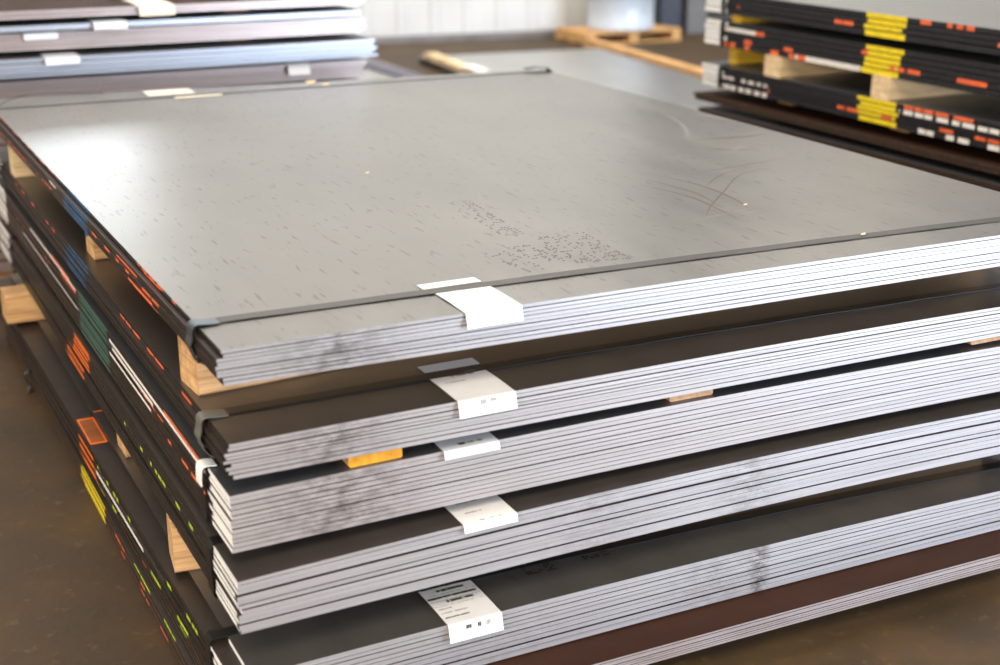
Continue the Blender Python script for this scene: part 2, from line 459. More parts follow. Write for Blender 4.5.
marks1 = [(0, 99, .93, 1.17, 'blue_paint'), (6, 8, .38, .58, 'red_orange'), (1, 1, .36, .48, 'red_orange'), (3, 3, .50, .66, 'red_orange'),
          (3, 3, 1.28, 1.36, 'chalk')] \
    + dashes(0, 1.2, 2.2, 'red_orange', 5, .6, .01, .03) + dashes(0, .20, .52, 'red_orange', 6, .75, .015, .05) \
    + dashes(4, .3, .9, 'red_orange', 8, .4, .02, .06) + dashes(5, 1.3, 2.1, 'red_orange', 9, .35) + dashes(7, .5, .9, 'red_orange', 2, .5, .03, .08)
B1, t1, b1 = bundle('grey topmost steel bundle of the front stack, heat numbers printed on top', 0, 0, W, D,
    [(0, 0), (.69, .0010), (1.145, -.0015), (1.476, -.0035)], [(0, -.0534), (.69, -.0595), (1.15, -.0622), (1.48, -.0642)], 9,
    ('top', 'edge1', 'scale_edge'), 11, marks1, offs=[0, 0, -.007, -.006, -.010, -.009, -.009, -.003, 0], extra=b1_extra, gaps=(.13, .20))
strap_loop(B1, 0, W, .120, .072, t1, b1)
sfar = strap_loop(B1, 0, W, 2.270, 2.255, t1, b1, guard=None, lift=.0012, width=.013, m='strap_dark')
ribbon('loose_strap_tail', smooth_path([(.015, 2.29, .006), (.05, 2.34, .014), (.12, 2.39, .018), (.22, 2.415, .012), (.33, 2.42, .004)], 5), (0, 1, 0), .006, .0015, 'strap', B1)
ribbon('strap_seal', [(1.66, 2.245, t1(1.6, 2.2)+.012), (1.70, 2.245, t1(1.6, 2.2)+.016), (1.74, 2.245, t1(1.6, 2.2)+.012), (1.756, 2.245, .000), (1.758, 2.245, -.02)], (0, 1, 0), .030, .002, 'strap_dark', sfar)
rows_tag = lambda k: [(.05, .035, .12, .85, 'ink_faint', .6), (.12, .05, .35, .75, 'ink_faint', .9), (.30, .02, .15, .5, 'ink_faint', .5), (.84, .055, .35, .48, 'ink_faint', 1.2), (.84, .05, .55, .66, 'ink_faint', 1.2)]
paper('paper_tag', B1, .378, .474, .126, -.001, t1, .020, rows=None, seed=1, label='blank white paper tag folded over the near edge')
paper('paper_strip', B1, .371, .474, .168, .141, t1, 0, seed=2, bow=0, label='narrow white paper strip')
paper('paper_strip', B1, .44, .58, 2.415, 2.315, t1, 0, m='paper_cream', seed=2, bow=.003, label='cream paper strip by the far strap')
paper('paper_strip', B1, .50, .64, 2.262, 2.235, t1, 0, m='paper_cream', seed=2, bow=.002, label='cream paper strip by the far strap')
rel(B1, 0)
for o in B1.children:           # the far edge of this bundle runs in towards the right corner
    if o.name.startswith('steel_sheet'):
        for v_ in o.data.vertices:
            if v_.co.y > 1.9: v_.co.y -= (v_.co.x/1.75)*.155*(v_.co.y-1.9)/.56
# --- B2
marks2 = [(0, 99, 1.02, 1.25, 'blue_paint')] + dashes(1, .2, .9, 'red_orange', 15, .35, .02, .06) + dashes(3, .2, .9, 'red_orange', 16, .25, .02, .05) \
    + dashes(1, 1.3, 2.1, 'red_orange', 17, .4, .02, .05) + dashes(8, 1.25, 2.1, 'red_orange', 18, .3, .02, .05) + [(0, 99, 2.23, 2.46, 'white_paint')]
B2, t2, b2 = bundle('steel bundle with shaded top, second from the top of the front stack, with faintly printed white tag', 0, -.003, W, D,
    [(0, -.1428), (.69, -.138), (1.155, -.1412), (1.49, -.1445)], [(0, -.1982), (.69, -.2002), (1.16, -.2016), (1.50, -.2045)], 9,
    ('top_shaded', 'edge2', 'scale_edge'), 12, marks2, offs=[0, 0, -.006, -.004, -.008, .002, -.006, -.004, .004], gaps=(.12, .20), uneven=.2)
strap_loop(B2, 0, W, .106, .085, t2, b2, m='strap_dark', guard='guard_pale')
strap_loop(B2, 0, W, 2.20, 2.19, t2, b2, m='strap_dark', guard='guard_pale', xshift=-.004)
paper('paper_tag', B2, .362, .462, .118, -.004, t2, .023, rows=rows_tag(0), seed=3, label='white paper tag with faint print, folded over the near edge')
paper('paper_strip', B2, .368, .468, .166, .134, t2, 0, m='paper_blue', seed=2, bow=0, label='narrow white paper strip')
rel(B2, 0)
# --- B3
marks3 = [(0, 99, -.01, .128, 'white_paint'), (0, 11, .88, 1.18, 'green_paint'),
          (1, 1, 1.2, 1.82, 'chalk'), (2, 2, .16, .86, 'chalk'), (3, 3, .5, .84, 'chalk'), (6, 6, 1.2, 1.95, 'chalk'), (5, 5, .5, .86, 'chalk'),
          (0, 0, 1.28, 1.5, 'red_orange'), (2, 2, 1.22, 1.4, 'red_orange'), (1, 1, .17, .42, 'red_orange')] \
    + dashes(4, .18, .6, 'red_orange', 25, .4, .02, .05) + dashes(7, .16, .4, 'red_orange', 26, .5, .02, .05) + dashes(4, 1.5, 2.1, 'red_orange', 27, .5, .02, .05) + [(0, 99, 2.25, 2.46, 'white_paint')]
B3, t3, b3 = bundle('third steel bundle from the top of the front stack, green paint on left side', 0, .013, W, D,
    [(0, -.2312), (.70, -.2245), (1.175, -.2262), (1.52, -.2345)], [(0, -.3240), (.70, -.3210), (1.18, -.3217), (1.53, -.3293)], 12,
    ('top_blue', 'edge3', 'scale_edge'), 13, marks3, gaps=(.11, .17), uneven=.15)
strap_loop(B3, 0, W, .128, .105, t3, b3, m='strap_dark', guard='white_paint', gdark=True)
paper('paper_tag', B3, .344, .441, .115, .011, t3, .010, rows=[(.3, .05, .3, .6, 'ink_faint', .8), (.72, .08, .33, .45, 'ink', 1.2), (.72, .08, .5, .6, 'ink_faint', 1.), (.72, .07, .68, .76, 'ink_faint', 1.)], seed=4, label='pale bluish paper tag partly under the boards', m='paper_blue')
rel(B3, 0)
# --- B4
marks4 = [(0, 99, -.01, .118, 'white_paint'), (0, 4, 1.10, 1.27, 'orange_paint'), (5, 9, 1.18, 1.38, 'orange_dull'), (5, 5, 1.18, 1.38, 'orange_paint'), (9, 9, 1.16, 1.36, 'orange_paint'), (7, 7, 1.17, 1.37, 'orange_paint')] \
    + dashes(3, .2, .75, 'lime_paint', 35, .4, .01, .03) + dashes(6, 1.4, 2.1, 'lime_paint', 36, .3, .02, .04) + [(0, 99, 2.22, 2.46, 'white_paint'), (10, 10, 1.75, 2.2, 'lime_paint')]
B4, t4, b4 = bundle('fourth steel bundle from the top of the front stack, orange hatching on left side', -.003, -.012, W, D,
    [(0, -.3595), (.35, -.3490), (.69, -.3425), (1.17, -.3462), (1.51, -.3530)], [(0, -.4485), (.35, -.4440), (.70, -.4425), (1.18, -.4440), (1.53, -.4520)], 11,
    ('top_shaded', 'edge4', 'scale_edge'), 14, marks4, jitter=.004, gaps=(.12, .20), uneven=.15, fall=.5)
strap_loop(B4, 0, W, .115, .10, t4, b4, m='strap_dark', guard=None)
strap_loop(B4, 0, W, 2.18, 2.18, t4, b4, m='strap_dark', guard=None)
paper('paper_tag', B4, .366, .461, .105, -.013, t4, .010, rows=[(.10, .04, .1, .7, 'ink_faint', .6), (.35, .03, .2, .6, 'ink_faint', .6), (.62, .03, .2, .5, 'ink_faint', .6), (.86, .06, .3, .42, 'ink', 1.), (.86, .06, .5, .58, 'ink', 1.), (.86, .06, .66, .74, 'ink_faint', 1.)], seed=5, label='white paper tag with small print')
rel(B4, 0)
# --- B5
def b5_extra(mb, f):
    rs = random.Random(9)
    for (x0, y0, x1) in ((.538, .088, .600), (.655, .094, .715)):
        dots(mb, x0, y0, 1, -.05, 7, int((x1-x0)/.0065), .0065, f, rs, .005, 'ink', .7)
    z = .0006
    for (xa, ya, xb, yb) in ((.013, 1.20, .045, 1.208),):
        mb.face([(xa, ya, f(xa, ya)+z), (xb, ya, f(xb, ya)+z), (xb, yb, f(xb, yb)+z), (xa, yb, f(xa, yb)+z)], 'orange_paint')
    # pale rub lines across
    for x in (.50, .86, 1.06):
        arc_mark(mb, [(x, .13), (x+.01, .07), (x+.012, .0)], .006, 'top_blue', f)
def b5_step(mb, f):
    # sprayed orange frame on the exposed step of the second sheet
    xa, xb, ya, yb, w, z = -.027, .0105, 1.04, 1.20, .006, .0006
    def q(x0, y0, x1, y1, m, dz): mb.face([(x0, y0, f(x0, y0)+dz), (x1, y0, f(x1, y0)+dz), (x1, y1, f(x1, y1)+dz), (x0, y1, f(x0, y1)+dz)], m)
    q(xa, ya, xb, yb, 'orange_dull', z*.5)
    q(xa, ya, xa+w*.7, yb, 'orange_paint', z); q(xb-w*.7, ya, xb, yb, 'orange_paint', z)
    q(xa, ya, xb, ya+w*1.6, 'orange_paint', z); q(xa, yb-w*1.6, xb, yb, 'orange_paint', z)
marks5 = [(0, 99, -.02, .125, 'white_paint'), (5, 9, 1.01, 1.17, 'orange_dull'), (4, 4, 1.04, 1.19, 'orange_paint'), (6, 6, 1.02, 1.18, 'orange_paint'), (8, 8, 1.01, 1.14, 'orange_paint'), (9, 9, 1.03, 1.15, 'orange_paint'),
          (5, 5, .46, 1.01, 'chalk'), (6, 6, .60, 1.01, 'chalk'), (2, 2, 1.85, 2.0, 'chalk')] + dashes(4, .2, 1.0, 'lime_paint', 45, .35, .01, .03) + dashes(8, .2, .95, 'lime_paint', 46, .3, .02, .08) + dashes(2, 1.4, 1.9, 'lime_paint', 47, .6, .02, .06)
B5, t5, b5 = bundle('fifth steel bundle from the top of the front stack, long printed paper tag', -.010, -.004, W, D,
    [(0, -.5290), (.71, -.5246), (1.20, -.5318), (1.56, -.5385)], [(0, -.6200), (.71, -.6190), (1.21, -.6205), (1.57, -.6272)], 10,
    ('top_neutral', 'edge5', 'scale_edge'), 15, marks5, offs=[.022]+[-.004, -.002, 0, -.003, 0, -.002, .001, -.002, 0], jitter=.002, extra=b5_extra, extra1=b5_step, gaps=(.12, .22), skew=-.014, uneven=.15)
strap_loop(B5, -.01, W-.01, .126, .075, t5, b5, m='strap_dark', guard=None)
paper('paper_tag', B5, .340, .437, .124, -.005, t5, .026, rows=[(.03, .045, .05, .95, 'ink', .7), (.12, .05, .28, .8, 'ink', .8), (.21, .008, .02, .98, 'ink_faint', 3), (.26, .045, .02, .95, 'ink', .7), (.345, .008, .02, .98, 'ink_faint', 3), (.36, .05, .3, .8, 'ink', .8), (.45, .007, .02, .98, 'ink_faint', 3), (.50, .02, .05, .3, 'ink_faint', .6), (.58, .02, .05, .55, 'ink_faint', .6), (.67, .025, .05, .5, 'ink', .5), (.85, .05, .3, .42, 'ink', 1.), (.85, .05, .5, .6, 'ink', 1.), (.85, .05, .66, .78, 'ink_faint', 1.)], seed=6, label='long white paper tag with dark printed lines')
rel(B5, 0)
# --- B6
marks6 = [(0, 99, 1.02, 1.26, 'yellow_paint')] + dashes(2, .2, .95, 'lime_paint', 55, .4, .02, .1) + dashes(4, .5, .95, 'red_orange', 56, .4, .02, .06)
B6, t6, b6 = bundle('thin rust-brown steel bundle near the floor of the front stack', -.012, -.080, W, D+.07,
    [(0, -.6215), (.70, -.6215), (1.17, -.6255), (1.53, -.6290)], [(0, -.6500), (.70, -.6500), (1.17, -.6565), (1.53, -.6605)], 7,
    ('top_rust', 'edge6', 'rust_edge'), 16, marks6, gaps=(.12, .25))
rel(B6, 0)
marks7 = [(0, 99, 1.00, 1.25, 'yellow_paint')] + dashes(2, .2, .95, 'red_orange', 65, .5, .02, .06) + dashes(4, .1, .9, 'red_orange', 66, .4, .02, .06) + dashes(0, .2, .8, 'lime_paint', 67, .4, .02, .1)
B7, t7, b7 = bundle('lowest steel bundle of the front stack, resting on the floor, yellow paint on left side', -.018, .015, W, D-.02,
    [(0, -.664)], [(0, -.7145)], 6, ('top_shaded', 'scale_edge', 'rust_edge'), 17, marks7, gaps=(.12, .25))
rel(B7, 0)
ribbon('strap_tail', smooth_path([(.02, 1.93, .052), (-.012, 1.93, .046), (-.020, 1.92, .03), (-.012, 1.90, .018), (-.022, 1.88, .006)], 5), (0, 1, 0), .03, .0015, 'strap_dark', B7)

# --- timbers of the main stack
blue = [[(-.0006, .03, .05), (-.0006, .089, .03), (-.0006, .089, .0855), (-.0006, .03, .0855)], 'blue_paint']
g1 = 'timbers under the topmost bundle'
timber('timber', .012, .199, 1.80, .335, .089, -.1405, -.0565, 'wood', 'long timber under the topmost bundle, light end showing at the near left corner', group=g1)
timber('timber', .025, 1.070, 1.68, 1.07, .089, -.1385, -.0600, 'wood', 'timber with blue paint on its end under the topmost bundle', group=g1, extra=[blue])
timber('timber', .000, 1.985, 1.70, 1.985, .085, -.1385, -.0600, 'wood_pale', 'pale timber under the far left corner of the topmost bundle', group=g1)
g2 = 'boards between the second and third bundle'
timber('board', .279, .023, .279, 2.40, .089, -.2285, -.2005, 'wood_y', 'short board end painted bright orange under the second bundle', 'board', g2, end='orange_end')
timber('board', .866, .028, .866, 2.40, .089, -.2255, -.2010, 'wood_y', 'split board end under the second bundle, middle one', 'board', g2)
timber('board', 1.553, .030, 1.553, 2.40, .089, -.2275, -.2040, 'wood_y', 'plain board end under the second bundle at the right', 'board', g2)
g3 = 'boards between the third and fourth bundle'
for x in (.29, .94, 1.60):
    timber('board', x, .13, x, 2.36, .089, -.3435, -.3235, 'wood_y', 'board in the dark gap under the third bundle', 'board', g3)
g4 = 'timbers under the fourth bundle'
timber('timber', -.012, .370, 1.66, .150, .089, -.5275, -.4430, 'wood', 'square timber end under the fourth bundle, the one nearest the near corner', group=g4)
timber('timber', .022, .905, 1.70, .905, .089, -.5240, -.4430, 'wood', 'square timber end under the fourth bundle beside the orange frame', group=g4)
timber('timber', -.066, 1.945, 1.70, 1.945, .095, -.5240, -.4430, 'wood', 'timber sticking out to the left under the far end of the fourth bundle', group=g4)
timber('board', 1.31, -.06, 1.31, .6, .10, -.6640, -.6530, 'wood_pale', 'pale sliver of board under the rusty bundle', 'board')

# ================================================================== room
def structure(o): o['kind'] = 'structure'; return o
m, nt, b = mat('concrete_floor')
v = coords(nt)
f1 = noise(nt, v, .9, 8, .6); f2 = noise(nt, v, 3.5, 8, .65); f3 = noise(nt, v, 26, 4, .6)
c = ramp(nt, f1, [(.3, (.050, .029, .012)), (.55, (.084, .050, .021)), (.72, (.130, .079, .034))])
c = mix(nt, ramp(nt, f2, [(.38, .75), (.56, 0.)]), c, (.040, .028, .016))
c = mix(nt, ramp(nt, f3, [(.42, .35), (.55, 0.)]), c, (.06, .042, .026)); c = mix(nt, ramp(nt, f3, [(.6, 0.), (.75, .35)]), c, (.21, .16, .10))
nt.links.new(c, b.inputs['Base Color']); to_rough(nt, b, f2, .52, .74); b.inputs['Specular IOR Level'].default_value = .3
bp_ = N(nt, 'ShaderNodeBump'); bp_.inputs['Strength'].default_value = .12; bp_.inputs['Distance'].default_value = .01
nt.links.new(f3, bp_.inputs['Height']); nt.links.new(bp_.outputs[0], b.inputs['Normal'])
M['floor'] = m
mb = MB(); mb.box((-7, -9, -.1), (11, 10.5, 0), 'floor'); structure(mb.build('floor'))
M['wall_cream'] = plain('cream_sheet_wall', (.66, .645, .61), .5, 0, .06, 2)
M['wall_dim'] = plain('dim_wall', (.30, .27, .24), .7, 0, .15, 2)
M['wall_mid'] = plain('mid_grey_wall', (.58, .55, .50), .6, 0, .15, 2)
M['doorway_dark'] = plain('dark_doorway_panel', (.035, .033, .032), .7, 0, .15, 2)
M['ceiling'] = plain('ceiling_metal', (.38, .36, .34), .6, 0, .1, 2)
M['curb'] = plain('wall_curb', (.20, .18, .17), .6, 0, .2, 6)
H = 6.2
# corrugated back wall with a window opening
def corrugated(xa, xb, za, zb, y):
    mb = MB(); p = .28; x = xa; prof = [(0, 0), (.08, 0), (.10, .014), (.16, .014), (.18, 0)]
    pts = []
    while x < xb:
        for a, d in prof:
            if x+a < xb: pts.append((x+a, y-d))
        x += p
    pts.append((xb, y))
    for (x0, y0), (x1, y1) in zip(pts, pts[1:]):
        mb.face([(x0, y0, za), (x1, y1, za), (x1, y1, zb), (x0, y0, zb)], 'wall_cream')
    mb.box((xa, y+.002, za), (xb, y+.06, zb), 'wall_cream')
    return mb
YB = 0.; WX0, WX1, WZ0, WZ1 = -2.80, -1.85, 1.62, 2.10      # the back wall is turned a little against the stacks
WL = (3.7, 8.80, 0); WR = math.radians(-8)
def on_wall(o): o.location = WL; o.rotation_euler = (0, 0, WR); return structure(o)
mb = MB()
for a in ((-10.8, WX0, 0, H), (WX0, WX1, 0, WZ0), (WX0, WX1, WZ1, H), (WX1, 2.42, 0, H)):
    q = corrugated(*a, YB)
    n0 = len(mb.v); mb.v += q.v; mb.f += [tuple(n0+k for k in f) for f in q.f]; mb.i += [mb.mi('wall_cream')]*len(q.f)
on_wall(mb.build('wall_back'))
mb = MB(); mb.box((2.42, YB, 0), (3.45, YB+.08, H), 'doorway_dark'); on_wall(mb.build('doorway_back_dark'))  # near-black panel, an open doorway's darkness put into its colour
mb = MB(); mb.box((3.45, YB, 0), (7.4, YB+.08, H), 'wall_mid'); on_wall(mb.build('wall_back_right'))
mb = MB(); mb.box((-10.8, YB-.09, 0), (2.2, YB-.032, .055), 'curb'); on_wall(mb.build('baseboard_back'))
mb = MB(); mb.box((-7.08, -9, 0), (-7, 10.4, H), 'wall_dim'); structure(mb.build('wall_left'))
mb = MB(); mb.box((11, -9, 0), (11.08, 7.8, H), 'wall_mid'); structure(mb.build('wall_right'))
DX0, DX1, DZ = 5.9, 10.5, 4.4      # roll-up door opening in the front wall
mb = MB(); mb.box((-7, -9.08, 0), (DX0, -9, H), 'wall_dim'); mb.box((DX1, -9.08, 0), (11, -9, H), 'wall_dim'); mb.box((DX0, -9.08, DZ), (DX1, -9, H), 'wall_dim')
structure(mb.build('wall_front'))
mb = MB(); mb.box((-7, -9, H), (11, 10.5, H+.08), 'ceiling'); structure(mb.build('ceiling'))
# window
m, nt, b = mat('daylit_pane'); em = N(nt, 'ShaderNodeEmission'); em.inputs['Color'].default_value = (.86, .93, 1, 1); em.inputs['Strength'].default_value = 27
nt.links.new(em.outputs[0], nt.nodes['Material Output'].inputs['Surface']); M['pane'] = m
mb = MB(); mb.box((WX0, YB-.02, WZ0), (WX1, YB-.01, WZ1), 'pane'); wn = on_wall(mb.build('window_1'))
mb = MB()
for x in (WX0, (WX0+WX1)/2-.03, WX1-.04): mb.box((x, YB-.06, WZ0), (x+.04, YB-.021, WZ1), 'curb')
for z in (WZ0, WZ1-.06): mb.box((WX0, YB-.062, z), (WX1, YB-.0215, z+.06), 'curb')
structure(mb.build('window_frame', wn))

# column and dark doorway by the drum
M['column'] = plain('grey_steel_column', (.17, .165, .16), .5, .2)
M['column_dark'] = plain('dark_blue_column', (.06, .065, .085), .5, .2)
mb = MB(); mb.box((6.32, 8.22, 0), (6.52, 8.25, H), 'column'); mb.box((6.32, 8.39, 0), (6.52, 8.42, H), 'column'); mb.box((6.40, 8.25, 0), (6.44, 8.39, H), 'column')
structure(mb.build('trim_1'))
mb = MB(); mb.box((6.08, 8.26, 0), (6.28, 8.38, H), 'column_dark'); structure(mb.build('trim_2'))

# drum on a pallet
M['drum'] = plain('pale_blue_drum', (.55, .61, .68), .4, .1, .05)
def lathe(mb, cx, cy, prof, m, n=40):
    k = len(prof); n0 = len(mb.v)
    for i in range(n):
        a = 2*math.pi*i/n
        for r, z in prof: mb.v.append((cx+r*math.cos(a), cy+r*math.sin(a), z))
    for i in range(n):
        for j in range(k-1):
            a = n0+i*k+j; b2_ = n0+((i+1) % n)*k+j
            mb.f.append((a, b2_, b2_+1, a+1)); mb.i.append(mb.mi(m))
dr = root('steel_drum', (5.60, 8.12, .100), 'pale blue-grey drum standing on a wooden pallet by the back wall', 'drum')
mb = MB(); lathe(mb, 0, 0, [(.0, .012), (.262, .012), (.270, .0), (.278, .01), (.270, .02), (.270, .27), (.281, .285), (.281, .295), (.270, .31), (.270, .56), (.281, .575), (.281, .585), (.270, .60), (.270, .855), (.279, .862), (.279, .872), (.262, .872), (.262, .86), (0, .86)], 'drum'); mb.build('drum_body', dr, True)
mb = MB(); lathe(mb, .15, 0, [(0, .86), (.03, .86), (.03, .878), (0, .878)], 'column', 12); mb.build('bung', dr)
pl = root('wooden_pallet', (5.58, 8.12, 0), 'orange-brown wooden pallet under the pale drum by the back wall', 'pallet')
for i in range(6):
    mb = MB(); y = -.40+i*.14; mb.box((-.48, y, .105), (.48, y+.10, .128), 'wood_orange'); mb.build('deck_board', pl, bevel=.003)
for x in (-.48, -.045, .39):
    mb = MB(); mb.box((x, -.40, .018), (x+.09, .40, .105), 'wood_orange'); mb.build('stringer', pl, bevel=.003)
for y in (-.40, -.05, .30):
    mb = MB(); mb.box((-.48, y, 0), (.48, y+.1, .018), 'wood_orange'); mb.build('bottom_board', pl)

pl.scale = (.92, .64, .77)
# floor-level plate pack, timbers and scraps behind
def low_bundle(label, X0, X1, Y0, Y1, z0, z1, n, mats, seed, group=None, base_name='steel_sheet_bundle'):
    rs = random.Random(seed); r = root(base_name, (X0, Y0, z0), label, 'bundle of steel sheets', group)
    for i in range(n):
        za = (z1-z0)*(1-(i+.84)/n); zb = (z1-z0)*(1-i/n)
        if i == n-1: za = 0
        dx, dy = rs.uniform(-.004, .004), rs.uniform(-.004, .004)
        sheet(r, 'steel_sheet', dx, X1-X0+dx, dy, Y1-Y0+dy, lambda x, y, z=zb: z, lambda x, y, z=za: z, (mats[0] if i == 0 else 'under', mats[1], mats[2], 'under'), nx=2)
    return r
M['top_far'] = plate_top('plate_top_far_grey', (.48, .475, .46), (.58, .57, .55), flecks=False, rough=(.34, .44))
low_bundle('large grey steel plates lying low on the floor behind the front stack, between two timbers', 3.22, 4.62, 4.42, 7.55, 0, .05, 4, ('top_far', 'edge4', 'scale_edge'), 61).rotation_euler = (0, 0, math.radians(-6.2))
timber('timber', 4.66, 4.4, 5.04, 7.72, -.09, -.715, -.64, 'wood_orange', 'long orange-brown timber on the floor running from the pallet to the right stack')
timber('timber', 3.53, 6.28, 3.64, 7.42, .09, -.6645, -.625, 'wood_pale', 'pale timber on the floor with its near end painted white', extra=[[[(-.089, .02, .0506), (.001, .02, .0506), (.028, .36, .0506), (-.062, .36, .0506)], 'white_paint'], [[(.0012, .02, .0), (.029, .36, .0), (.029, .36, .0506), (.0012, .02, .0506)], 'white_paint']])
low_bundle('low pack of pale plates on the floor behind the left stack', 2.35, 3.22, 5.2, 8.25, 0, .045, 3, ('top_far', 'edge_pink', 'scale_edge'), 62)
M['rubber'] = plain('dark_violet_plastic', (.07, .06, .10), .4)
mb = MB(); mb.hexa([(3.04, 6.2, .0455), (3.18, 6.2, .0455), (3.16, 7.45, .0455), (3.00, 7.45, .0455), (3.04, 6.2, .065), (3.18, 6.2, .065), (3.16, 7.45, .062), (3.00, 7.45, .062)], 'rubber')
tag(mb.build('plastic_strip', bevel=.004), 'dark violet strip lying on the low pale plates', 'plastic strip')
mb = MB(); mb.hexa([(2.88, 7.6, .0455), (3.15, 7.6, .0455), (3.17, 8.0, .0455), (2.93, 8.0, .0455), (2.88, 7.6, .058), (3.15, 7.6, .054), (3.17, 8.0, .060), (2.93, 8.0, .052)], 'paper_blue')
tag(mb.build('folded_paper', bevel=.003), 'white folded paper lying on the low pale plates', 'paper')

# ================================================================== left rear stack (near edges facing the camera)
LY, LX0, LX1 = 3.0, -1.2, 1.39
def rear(label, z1, z0, n, mats, seed, x1=LX1, y=LY, tags=()):
    r = root('steel_sheet_bundle', (LX0, y, z0+FZ), label, 'bundle of steel sheets', 'bundles of the rear left stack')
    rs = random.Random(seed)
    for i in range(n):
        h = (z1-z0); za = h*(1-(i+rs.uniform(.78, .9))/n); zb = h*(1-i/n)
        if i == n-1: za = 0
        dx, dy = rs.uniform(-.012, .012), rs.uniform(-.006, .006)
        sheet(r, 'steel_sheet', 0, x1-LX0+dx, dy, 2.4+dy, lambda x, y, z=zb: z, lambda x, y, z=za: z, (mats[0] if i == 0 else 'under', mats[1], mats[2], 'under'), nx=6)
    for (xa, xb, up, dr, mm) in tags:
        paper('paper_tag', r, xa-LX0, xb-LX0, up, -.008, lambda x, y, h=h: h, dr, m=mm, seed=int(xa*100)+200)
    return r
rear('topmost bundle of the rear left stack, rusty top with plastic film lying on it', .198, .172, 3, ('top_rust', 'edge_pink', 'rust_edge'), 71, tags=[(.58, .70, .25, .03, 'paper_cream')])
rear('single thin silver sheet pack, second from the top of the rear left stack', .153, .136, 1, ('top_blue', 'edge_blue', 'scale_edge'), 72, x1=1.36, y=LY-.04, tags=[(.42, .53, .12, .018, 'paper_blue')])
rear('rosy edged bundle, third from the top of the rear left stack', .126, .070, 7, ('top_shaded', 'edge_pink', 'rust_edge'), 73, tags=[(.20, .31, .1, .018, 'paper_blue')])
LB = rear('bright white edged bundle, fourth from the top of the rear left stack', .053, -.007, 7, ('top_blue', 'edge_blue', 'strap_dark'), 74, x1=1.40, y=LY-.07, tags=[(.25, .36, .1, .02, 'paper_blue')])
rear('rosy edged bundle, fifth from the top of the rear left stack', -.026, -.088, 8, ('top_shaded', 'edge_pink', 'rust_edge'), 75, tags=[(1.09, 1.17, .02, .035, 'paper')])
rear('lower bundle of the rear left stack', -.11, -.36, 8, ('top_shaded', 'edge_pink', 'rust_edge'), 76)
rear('lowest bundle of the rear left stack', -.38, -.66, 8, ('top_shaded', 'edge_pink', 'rust_edge'), 77)
gb = 'spacer boards of the rear left stack'
for zb, zt in ((.153, .170), (.126, .136), (.053, .070), (-.026, -.007), (-.11, -.088), (-.38, -.36)):
    for x in (-.9, .1, 1.0):
        timber('board', x, LY+.12, x, LY+2.2, .089, zb, zt, 'wood_y', 'thin board between the bundles of the rear left stack', 'board', gb)
for x in (-.9, .1, 1.0):
    timber('timber', x, LY+.1, x, LY+2.2, .089, -.715, -.66, 'wood_y', 'timber on the floor under the rear left stack', group='floor timbers of the rear left stack')
# things lying on top of it
def film(name, pts, z, label):
    mb = MB(); n = 10; mrs = random.Random(5)
    (xa, ya), (xb, yb) = pts
    g = [[(xa+(xb-xa)*i/n, ya+(yb-ya)*j/n+.01*math.sin(i), z+.006+.010*mrs.random()) for j in range(n+1)] for i in range(n+1)]
    for i in range(n):
        for j in range(n):
            mb.face([g[i][j], g[i+1][j], g[i+1][j+1], g[i][j+1]], 'paper_blue')
            mb.face([(p[0], p[1], p[2]-.003) for p in (g[i][j+1], g[i+1][j+1], g[i+1][j], g[i][j])], 'paper_blue')
    return tag(mb.build(name), label, 'plastic film')
film('plastic_film', ((.55, 3.25), (1.0, 3.60)), .198+FZ, 'crumpled whitish plastic film on the rear left stack')
M['bag'] = plain('grey_bag', (.25, .25, .24), .7)
mb = MB(); mb.hexa([(.28, 3.45, .198+FZ), (.60, 3.45, .198+FZ), (.58, 3.75, .198+FZ), (.26, 3.75, .198+FZ), (.30, 3.47, .221+FZ), (.58, 3.47, .218+FZ), (.56, 3.72, .226+FZ), (.29, 3.72, .220+FZ)], 'bag')
tag(mb.build('cloth_bundle', bevel=.008), 'grey folded cloth on top of the rear left stack', 'cloth')

# ================================================================== right rear stack (left edges facing the camera)
RX, RY1 = 2.60, 2.60
def right(label, z1, z0, n, mats, seed, marks=(), x0=RX, y1=RY1, offs=0., straps=True, ymin=.35):
    r = root('steel_sheet_bundle', (x0, ymin, z0+FZ), label, 'bundle of steel sheets', 'bundles of the rear right stack')
    rs = random.Random(seed)
    for i in range(n):
        h = (z1-z0); za = h*(1-(i+rs.uniform(.76, .88))/n); zb = h*(1-i/n)
        if i == n-1: za = 0
        dx, dy = rs.uniform(-.004, .004)+offs*i, rs.uniform(-.004, .004)
        lm = [(p-ymin, q-ymin, mm) if q-p < .08 else (p-ymin+rs.uniform(-.012, .012), q-ymin+rs.uniform(-.012, .012), mm) for (a, b_, p, q, mm) in marks if a <= i <= b_]
        sheet(r, 'steel_sheet', dx, 1.75+dx, dy, y1-ymin+dy, lambda x, y, z=zb: z, lambda x, y, z=za: z, (mats[0] if i == 0 else 'under', mats[1], mats[2], 'under'), lm, nx=3)
    if straps:
        ft = lambda x, y, h=h: h
        fb = lambda x, y: 0
        strap_loop(r, 0, 1.75, y1-ymin-.135, y1-ymin-.135, ft, fb, width=.022, m='strap_dark', guard=None, lift=.002)
    return r
wp = [(0, 99, 2.47, 2.7, 'white_paint')]
YL = [(0, 99, 1.53, 1.71, 'yellow_paint')]
right('topmost bundle of the rear right stack, grey top and yellow paint patch', .203, .131, 4, ('top', 'cool_edge', 'cool_edge'), 81,
      wp+YL+dashes(2, .9, 2.4, 'red_orange', 82, .3, .03, .1)+dashes(0, 1.2, 1.5, 'red_orange', 83, .4, .02, .05))
